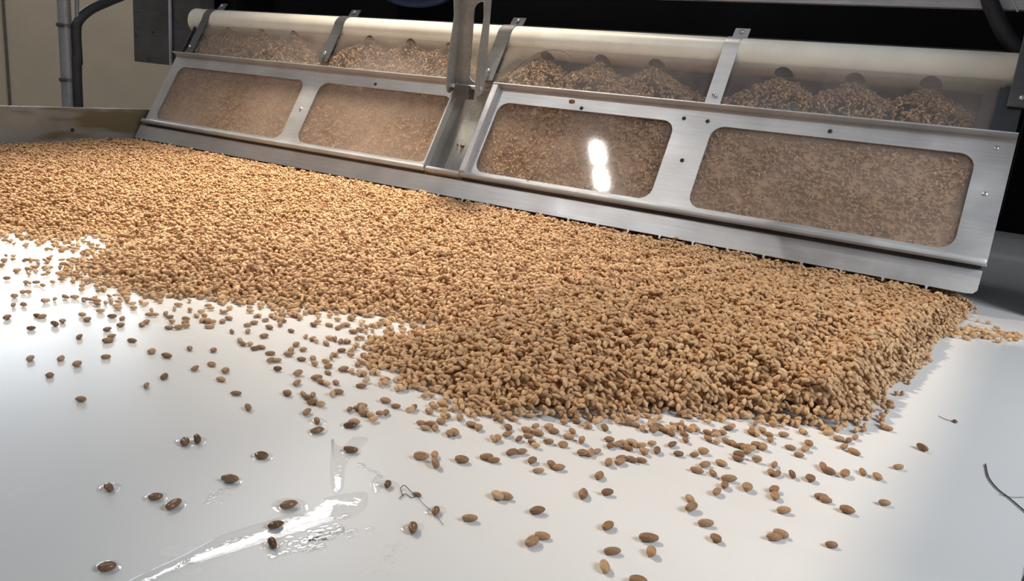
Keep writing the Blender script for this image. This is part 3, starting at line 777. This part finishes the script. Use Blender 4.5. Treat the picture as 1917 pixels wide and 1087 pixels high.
for idx, (x, y, a) in enumerate(allg):
    z = .0015
    q = on_z(x, y, z)
    r = random.Random(idx*7+1)
    if a is None: th = r.random()*math.pi*2
    else:
        q2 = on_z(x+8*math.cos(math.radians(a)), y+8*math.sin(math.radians(a)), z); th = math.atan2(q2[1]-q[1], q2[0]-q[0])
        if abs(a) > 68: th = math.atan2(*(on_z(x, y-8, z)-q)[[1, 0]])+r.uniform(-.2, .2)
    if idx >= NIND:
        rest.append((q[0], q[1], z, th, 0)); continue
    kind_ = 'wet' if (x, y) in WET else 'dry'
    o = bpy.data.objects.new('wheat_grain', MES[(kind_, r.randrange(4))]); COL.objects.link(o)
    s = r.uniform(.86, 1.10)*(1.12 if a is not None else 1.0)*(1.18 if (x, y) == (1214, 1007) else 1)
    rl = r.choice((0, 0, math.pi, r.uniform(0, 6.28)))
    o.rotation_euler = (rl, r.uniform(-.06, .06), th)
    o.scale = (s*r.uniform(.88, 1.06), s*r.uniform(.9, 1.1), s)
    # rest the lowest point on the deck
    R_ = o.rotation_euler.to_matrix(); zmin = min((R_ @ Vector([c*k_ for c, k_ in zip(v.co, o.scale)])).z for v in o.data.vertices)
    o.location = (q[0], q[1], -zmin+.00002)
    if (x, y) in LAB: lab = LAB[(x, y)]
    else:
        near_ = min(math.hypot(x-u_[0], (y-u_[1])*1.3) for u_ in allg if (u_[0], u_[1]) != (x, y))
        how = 'touching its neighbours in a clump' if near_ < 15 else 'lying a little apart from the others'
        if x < 260: wh = 'in the scatter at the far left of the deck'
        elif x < 520: wh = 'in the scatter below the left part of the bed'
        elif x < 620: wh = 'between the lone left grains and the wet patch'
        elif x < 760: wh = 'right above the wet patch, beside the bed'
        elif x < 920: wh = 'in the narrow gap right of the wet patch'
        elif x < 1080: wh = 'below the middle of the bed'
        elif x < 1240: wh = 'below the right middle of the bed'
        elif x < 1380: wh = 'on the warm-lit deck before the right part of the bed'
        else: wh = 'on the warm-lit deck before the pile corner'
        lab = ('brown' if x < 620 else 'tan')+' wheat grain '+how+', '+wh
        lab = ' '.join(lab.split()[:16])
    tag(o, lab, 'grain', 'loose wheat grains scattered on the white deck')
    if (x, y) == (1214, 1007): pass

rest = np.array(rest) if rest else np.zeros((0, 5))
# grains spilled to the right of the pile, and between pile and scatter
sp = []
rr_ = random.Random(5)
for k_ in range(120):
    t = rr_.random()**1.6
    px = 1740+165*t+rr_.gauss(0, 6); py = 612+18*t+rr_.gauss(0, 9*(1-.55*t))
    q = on_z(px, py, .0015); sp.append((q[0], q[1], .0015+(.0025 if t < .3 and rr_.random() < .4 else 0), rr_.random()*6.28, rr_.uniform(-.1, .1)))
for px, py in ((1905, 625), (1890, 636), (1877, 622), (1862, 632), (1850, 604), (1866, 638), (1826, 577), (1832, 600)):
    q = on_z(px, py, .0015); sp.append((q[0], q[1], .0015, rr_.random()*6.28, 0))
g = np.concatenate([g, rest, np.array(sp)])
n = len(g)
rs = np.random.default_rng(21)
size = np.stack([.0055*(1+.10*rs.standard_normal(n)).clip(.75, 1.2), .0061*(1+.07*rs.standard_normal(n)).clip(.8, 1.2), .0059*(1+.07*rs.standard_normal(n)).clip(.8, 1.2)], 1)
rol = rs.random(n)*6.28; tint = rs.random(n)**1.0
pos = g[:, :3].copy(); pos[:, 2] = np.maximum(pos[:, 2], .0018)
_, _, zc = proj(pos)
nr_m = zc < .78
# solid core under the grains
cs = 6
cbz = base0[::cs, ::cs]; hH, hW = cbz.shape
cX, cY = np.meshgrid(GX0+np.arange(hW)*cs*RES+RES/2, GY0+np.arange(hH)*cs*RES+RES/2)
mk = cbz > .0003
idm = np.arange(hH*hW).reshape(hH, hW)
q_ok = mk[:-1, :-1] & mk[1:, :-1] & mk[:-1, 1:] & mk[1:, 1:]
q_ok &= (cX[:-1, :-1] > RX+.002) & (cY[:-1, :-1] < LY+.06)
a_, b_, c_, d_ = idm[:-1, :-1][q_ok], idm[:-1, 1:][q_ok], idm[1:, 1:][q_ok], idm[1:, :-1][q_ok]
et = np.concatenate([np.stack([a_, b_, c_], 1), np.stack([a_, c_, d_], 1)])
used = np.unique(et); remap = np.full(hH*hW, -1); remap[used] = np.arange(len(used))
ev = np.stack([cX.ravel(), cY.ravel(), np.maximum(cbz.ravel()-.0004, .0002)], 1)[used]; et = remap[et]
def lod(k, nu, nr): return grain_geo(pos[k], g[k, 3], g[k, 4], rol[k], size[k], tint[k], nu, nr)
bed = mass('wheat_bed', [lod(nr_m, 8, 3), lod(~nr_m & (zc < 1.1), 6, 2), lod(zc >= 1.1, 5, 2), (ev, et, .05)], M_GRAIN)
tag(bed, 'wide bed of tan wheat grain spread over the deck in front of the hopper lip', 'grain', kind='stuff')
print('near', nr_m.sum(), 'far', (~nr_m).sum())

# ------------------------------------------------------------------ grain inside the hopper
hx_ = np.array(holes)
def heap_z(X, Y):
    z = np.full(np.shape(X), .125)
    for i, h_ in enumerate(hx_):
        ap = .2115 if h_ > -.62 else .2230
        z = np.maximum(z, ap-.53*np.sqrt((X-h_)**2+(Y-(TY-.019))**2))
    return z
# pressed against the panes: worked in slope coordinates (u, v), height = toward the pane
UX0, VY0 = -1.32, .03
nWu, nHv = int(1.325/RES), int(.20/RES)
NP = int(1.325*.20*1e6/8.5)
pu = UX0+.008+rc.random(NP)*(1.325-.016); pv = VY0+.006+rc.random(NP)*(.20-.012)
gp, _ = deposit(pu, pv, np.zeros((nHv, nWu)), 3, RES, UX0, VY0)
gw = np.minimum(gp[:, 2], .0058)                       # flattened against the pane
ww_ = -.0042-(.0058-gw)-.0006
PY_ = LY+gp[:, 1]*CS-ww_*SN; PZ_ = HL+gp[:, 1]*SN+ww_*CS
okk = (gp[:, 2] > .0019) & ~((gp[:, 0] > -.684) & (gp[:, 0] < -.606)) & (PZ_ < heap_z(gp[:, 0], PY_)+.0005) & (gp[:, 0] > -1.312) & (gp[:, 0] < -.006) & ~((gp[:, 0] > -.034) & (gp[:, 1] > .17))
gp, ww_ = gp[okk], ww_[okk]; n = len(gp)
size = np.stack([.0056*(1+.1*rs.standard_normal(n)).clip(.75, 1.2)]*3, 1)
core_v = [(-1.315, .03, -.0085), (-.681, .03, -.0085), (-.681, .155, -.0085), (-1.315, .155, -.0085), (-.609, .03, -.0085), (-.004, .03, -.0085), (-.004, .155, -.0085), (-.609, .155, -.0085)]
hg = mass('hopper_wheat', [grain_geo(np.stack([gp[:, 0], gp[:, 1], ww_], 1), gp[:, 3], gp[:, 4]*.5, rs.random(n)*6.28, size, rs.random(n), 6, 2),
                           (np.array(core_v), np.array([(0, 1, 2), (0, 2, 3), (4, 5, 6), (4, 6, 7)]), .30)], M_GRAIN_HOP)
hg.matrix_world = PM
tag(hg, 'brown wheat grain pressed against the inside of the hopper windows', 'grain', kind='stuff')
# heaps under the pipe holes
YX0, YY0 = -1.32, .955
nWy, nHy = int(1.325/RES), int(.12/RES)
hX, hY = np.meshgrid(YX0+(np.arange(nWy)+.5)*RES, YY0+(np.arange(nHy)+.5)*RES)
hz_ = heap_z(hX, hY)-.0030
hz0 = hz_.copy()
NP = int(1.325*.12*1e6/7)
gh, _ = deposit(YX0+rc.random(NP)*1.325, YY0+rc.random(NP)*.12, hz_, 3, RES, YX0, YY0)
wv = -(gh[:, 1]-LY)*SN+(gh[:, 2]-HL)*CS
okk = (wv < -.0072) & (gh[:, 1] < 1.07) & (gh[:, 0] > -1.312) & (gh[:, 0] < -.008) & (gh[:, 2] > .13)
gh = gh[okk]; n = len(gh)
cs = 5
hzz = hz0[::cs, ::cs]-.0008; hXs, hYs = hX[::cs, ::cs], hY[::cs, ::cs]
wvg = -(hYs-LY)*SN+(hzz-HL)*CS
mk = wvg < -.006
idm = np.arange(hzz.size).reshape(hzz.shape); q_ok = mk[:-1, :-1] & mk[1:, :-1] & mk[:-1, 1:] & mk[1:, 1:]
a_, b_, c_, d_ = idm[:-1, :-1][q_ok], idm[:-1, 1:][q_ok], idm[1:, 1:][q_ok], idm[1:, :-1][q_ok]
et = np.concatenate([np.stack([a_, b_, c_], 1), np.stack([a_, c_, d_], 1)])
ev = np.stack([hXs.ravel(), hYs.ravel(), hzz.ravel()], 1)
size = np.stack([.0056*(1+.1*rs.standard_normal(n)).clip(.75, 1.2)]*3, 1)
hp = mass('heaped_wheat', [grain_geo(gh[:, :3], gh[:, 3], gh[:, 4], rs.random(n)*6.28, size, rs.random(n), 6, 2), (ev, et, .25)], M_GRAIN_HOP)
tag(hp, 'wheat grain in cone-shaped heaps under the pipe holes behind the clear cover', 'grain', kind='stuff')
print('hopper', len(gp), len(gh))

# ------------------------------------------------------------------ small litter
def fibre(name, pts, r, label, cat='fibre', z=.0006):
    p3 = [on_z(x, y, z+dz) for x, y, dz in pts]
    tag(link_mesh(name, tube_bm(spline([tuple(p) for p in p3], 6), r, 6), M_HAIR, None, True), label, cat)
fibre('fibre', [(1845, 868, 0), (1851, 893, 0), (1868, 915, 0), (1890, 932, 0), (1925, 962, 0)], .00035, 'long dark curved fibre lying on the shaded deck at lower right')
fibre('fibre', [(1757, 778, 0), (1772, 785, 0), (1787, 788, 0)], .0002, 'short thin fibre beside a husk speck on the shaded deck')
fibre('fibre', [(1870, 925, 0), (1895, 930, 0), (1920, 930, 0)], .00012, 'very faint thin fibre near the long dark one at lower right')
fibre('fibre', [(755, 928, 0), (750, 915, 0), (757, 908, .0008), (770, 920, .0006), (780, 926, .0006), (771, 931, 0), (758, 924, 0), (748, 933, 0)], .00018, 'tangled dark fibre with a knot on the wet deck')
fibre('fibre', [(781, 926, .0005), (790, 940, 0), (812, 960, 0), (830, 982, 0)], .0001, 'thin trailing fibre running down past an upright wheat grain')
lp = [P(*((uvp[0]), uvp[1]), .0012) for uvp in [(-.605+.0, .178), (-.598, .200), (-.575, .226), (-.548, .236), (-.520, .228), (-.515, .205), (-.530, .186), (-.553, .176)]]
tag(link_mesh('wire_loop', tube_bm(spline(lp, 8), .00035, 6), M_HAIR, None, True), 'thin dark wire loop resting against the clear cover beside the bracket', 'wire')
def husk(x, y, s, label, z=.0008, pos=None, rot=None):
    b = bmesh.new(); bmesh.ops.create_icosphere(b, subdivisions=2, radius=1)
    rr = random.Random(int(x*3+y))
    for v in b.verts: v.co = Vector((v.co.x*s*1.3, v.co.y*s*.8, v.co.z*s*.5))*(1+rr.uniform(-.15, .15))
    o = link_mesh('husk', b, M_GRAIN_WET, None, True); o.location = pos or tuple(on_z(x, y, s*.5))
    o.rotation_euler = rot or (0, 0, rr.random()*3)
    tag(o, label, 'husk')
husk(1788, 788, .0017, 'tiny brown husk on the shaded deck right of the pile corner')
husk(781, 925, .0016, 'tiny dark knot of husk in the tangled fibre')
husk(0, 1, .003, 'brown husk lying in the grey channel between the doors', pos=P(-.646, .083, -.0166), rot=(SL, .2, .5))
husk(0, 2, .002, 'pale broken husk beside the brown one in the grey channel', pos=P(-.655, .084, -.0167), rot=(SL, .4, 1.5))
husk(0, 3, .002, 'small dark husk at the foot of the grey channel', pos=P(-.640, .042, -.0167), rot=(SL, .3, .9))
husk(0, 4, .0022, 'dark husk stuck low on the third window, by its lower rim', pos=P(-.513, .0425, .0022), rot=(SL, 0, .2))
husk(0, 5, .0035, 'reddish brown smear of husk on the right door below its top flange', pos=P(-.492, .160, .0024), rot=(SL, 0, .1))

# ------------------------------------------------------------------ water on the deck
def blob_bm(cx, cy, rx, ry, th, h, bm, seg=20, ring=0.0, wob=0.08):
    r = random.Random(int(cx*1e5) ^ int(cy*1e5)); ph1, ph2 = r.random()*6, r.random()*6
    prof = [(1.0, 0), (.94, .55), (.82, .9), (.62, 1.0), (.3, 1.02)] if not ring else [(1.0, 0), (.90, .05), (.80, .16), (.70, .36), (.58, .75), (ring, 1.4)]
    rows = []
    for rr, hh_ in prof:
        row = []
        for k_ in range(seg):
            a = 2*math.pi*k_/seg; w_ = 1+wob*(math.sin(2*a+ph1)+.6*math.sin(3*a+ph2))
            x = rx*rr*w_*math.cos(a); y = ry*rr*w_*math.sin(a)
            row.append(bm.verts.new((cx+x*math.cos(th)-y*math.sin(th), cy+x*math.sin(th)+y*math.cos(th), .00003+h*hh_)))
        rows.append(row)
    for A, B in zip(rows, rows[1:]):
        for k_ in range(seg): bm.faces.new((A[k_], A[(k_+1) % seg], B[(k_+1) % seg], B[k_]))
    bm.faces.new(rows[-1])
wb = bmesh.new()
for (x, y) in WET:
    q = on_z(x, y+2, 0); blob_bm(q[0], q[1], .0052, .0043, random.random()*3, .0007, wb, 24, .45, .05)
q = on_z(543, 947, 0); blob_bm(q[0], q[1], .0078, .0064, .3, .0006, wb, 28, .4, .05)
rw = random.Random(9)
def drops(x0, y0, x1, y1, spread, n, r0, r1):
    for _ in range(n):
        t = rw.random(); x = x0+(x1-x0)*t+rw.gauss(0, spread); y = y0+(y1-y0)*t+rw.gauss(0, spread*.5)
        q = on_z(x, y); s = rw.uniform(r0, r1); blob_bm(q[0], q[1], s*1.3, s, rw.random()*3, s*.22, wb, 14)
drops(560, 1010, 640, 985, 18, 60, .0008, .0021)
drops(520, 1035, 600, 1020, 12, 22, .0008, .002)
drops(395, 940, 430, 905, 8, 22, .0006, .0018)
drops(690, 1075, 750, 1020, 14, 30, .0003, .0011)
drops(668, 866, 715, 893, 3, 20, .0006, .0014)
drops(640, 985, 660, 1005, 6, 8, .0007, .0014)
bmesh.ops.recalc_face_normals(wb, faces=wb.faces)
tag(link_mesh('water_droplets', wb, M_WATER, None, True), 'small clear water droplets and rings on the near left of the deck', 'water', kind='stuff')
def film(pts, h, name, label, bumpy=.0):
    q = [on_z(x, y)[:2] for x, y in pts]; cl = spline([(a, b_, 0) for a, b_ in q+[q[0]]], 5)[:-1]
    c = sum((Vector(p) for p in cl), Vector())/len(cl)
    bm = bmesh.new(); rows = []
    ar_ = sum(cl[i].x*cl[(i+1) % len(cl)].y-cl[(i+1) % len(cl)].x*cl[i].y for i in range(len(cl)))
    nrm = []
    for i in range(len(cl)):
        t = (cl[(i+1) % len(cl)]-cl[i-1]).normalized(); nn = Vector((t.y, -t.x, 0))*(1 if ar_ > 0 else -1); nrm.append(nn)
    for off, hz2 in ((0, .00004), (-.0003, h*.55), (-.0008, h*.9), (-.0015, h)):
        rows.append([bm.verts.new((p.x+n_.x*off, p.y+n_.y*off, hz2)) for p, n_ in zip(cl, nrm)])
    L = len(cl)
    for A, B in zip(rows, rows[1:]):
        for k_ in range(L): bm.faces.new((A[k_], A[(k_+1) % L], B[(k_+1) % L], B[k_]))
    f_ = bm.faces.new(rows[-1]); bmesh.ops.triangulate(bm, faces=[f_])
    bmesh.ops.recalc_face_normals(bm, faces=bm.faces)
    return tag(link_mesh(name, bm, M_WATER, None, True, 60), label, 'water', kind='stuff')
film([(255, 1110), (330, 1070), (400, 1035), (440, 1012), (490, 1003), (510, 992), (540, 975), (590, 972), (650, 972), (684, 952), (688, 924), (664, 922), (604, 934), (616, 952), (604, 963), (560, 962), (530, 966), (500, 975), (450, 990), (400, 1008), (340, 1040), (235, 1090)], .0005, 'water_film', 'thin film of water forming the bright streak on the near left of the deck')
film([(692, 905), (700, 925), (712, 920), (708, 905), (716, 893), (706, 888)], .0005, 'water_film', 'small bright comma of water left of the tangled fibre')
film([(620, 822), (640, 836), (662, 818), (690, 822), (668, 846), (648, 870), (642, 915), (622, 920), (618, 870)], .0003, 'water_film', 'film of water shaped as the faint pale reflected band above the bright streak')  # outline drawn to a faint reflection on the deck
# ------------------------------------------------------------------ lamps and window of the room (outside the view)
M_TUBE = emit('lamp_tube', (1, 1, 1), 13); M_ROW = emit('row_lamp', (1, .98, .95), 400)
def lamp(x0, y0, x1, y1, z, label, m=None):
    e = empty('ceiling_lamp', label, 'lamp', ((x0+x1)/2, (y0+y1)/2, z))
    local(e, link_mesh('lamp_housing', box_bm((x0-.03, y0-.03, z+.02), (x1+.03, y1+.03, z+.08), .005), M_CEIL))
    local(e, link_mesh('lamp_diffuser', box_bm((x0, y0, z), (x1, y1, z+.019)), m or M_TUBE))
    local(e, link_mesh('hanger', box_bm(((x0+x1)/2-.01, (y0+y1)/2-.01, z+.08), ((x0+x1)/2+.01, (y0+y1)/2+.01, 3.2)), M_STEEL_D))
lamp(-3.24, 2.1, -2.96, 3.62, 2.5, 'long ceiling lamp mirrored in the wet streak')
lamp(-1.825, -.80, -1.78, -.70, 2.5, 'short ceiling lamp mirrored higher in the third hopper window', M_ROW)
lamp(-1.825, -.965, -1.78, -.87, 2.5, 'short ceiling lamp mirrored lower in the third hopper window', M_ROW)
win = link_mesh('window_1', box_bm((-4.198, 1.2, .62), (-4.18, 3.6, 1.40)), emit('daylit_glass', (.76, .88, 1.0), 8)); tag(win, kind='structure')
# overhead hood added out of view; its edge throws the straight shadow on the right
K = Vector(KEY); zo = .36
def through(px, py):
    d = Vector(on_z(px, py)); t = (K.z-zo)/(K.z-d.z); return K+(d-K)*t
pa, pb = through(1830, 640), through(1590, 1087)
dv = (pa-pb)
A = pb-dv*.6; B = pa+dv*.05
hd = link_mesh('shadow_blocker', plate_bm([(A.x, A.y), (B.x, B.y), (B.x+.30, B.y), (A.x+.30, A.y)], [], zo, zo+.004), M_STEEL_D)
tag(hd, 'steel hood, added unseen to shade the right side of the deck', 'blocker')
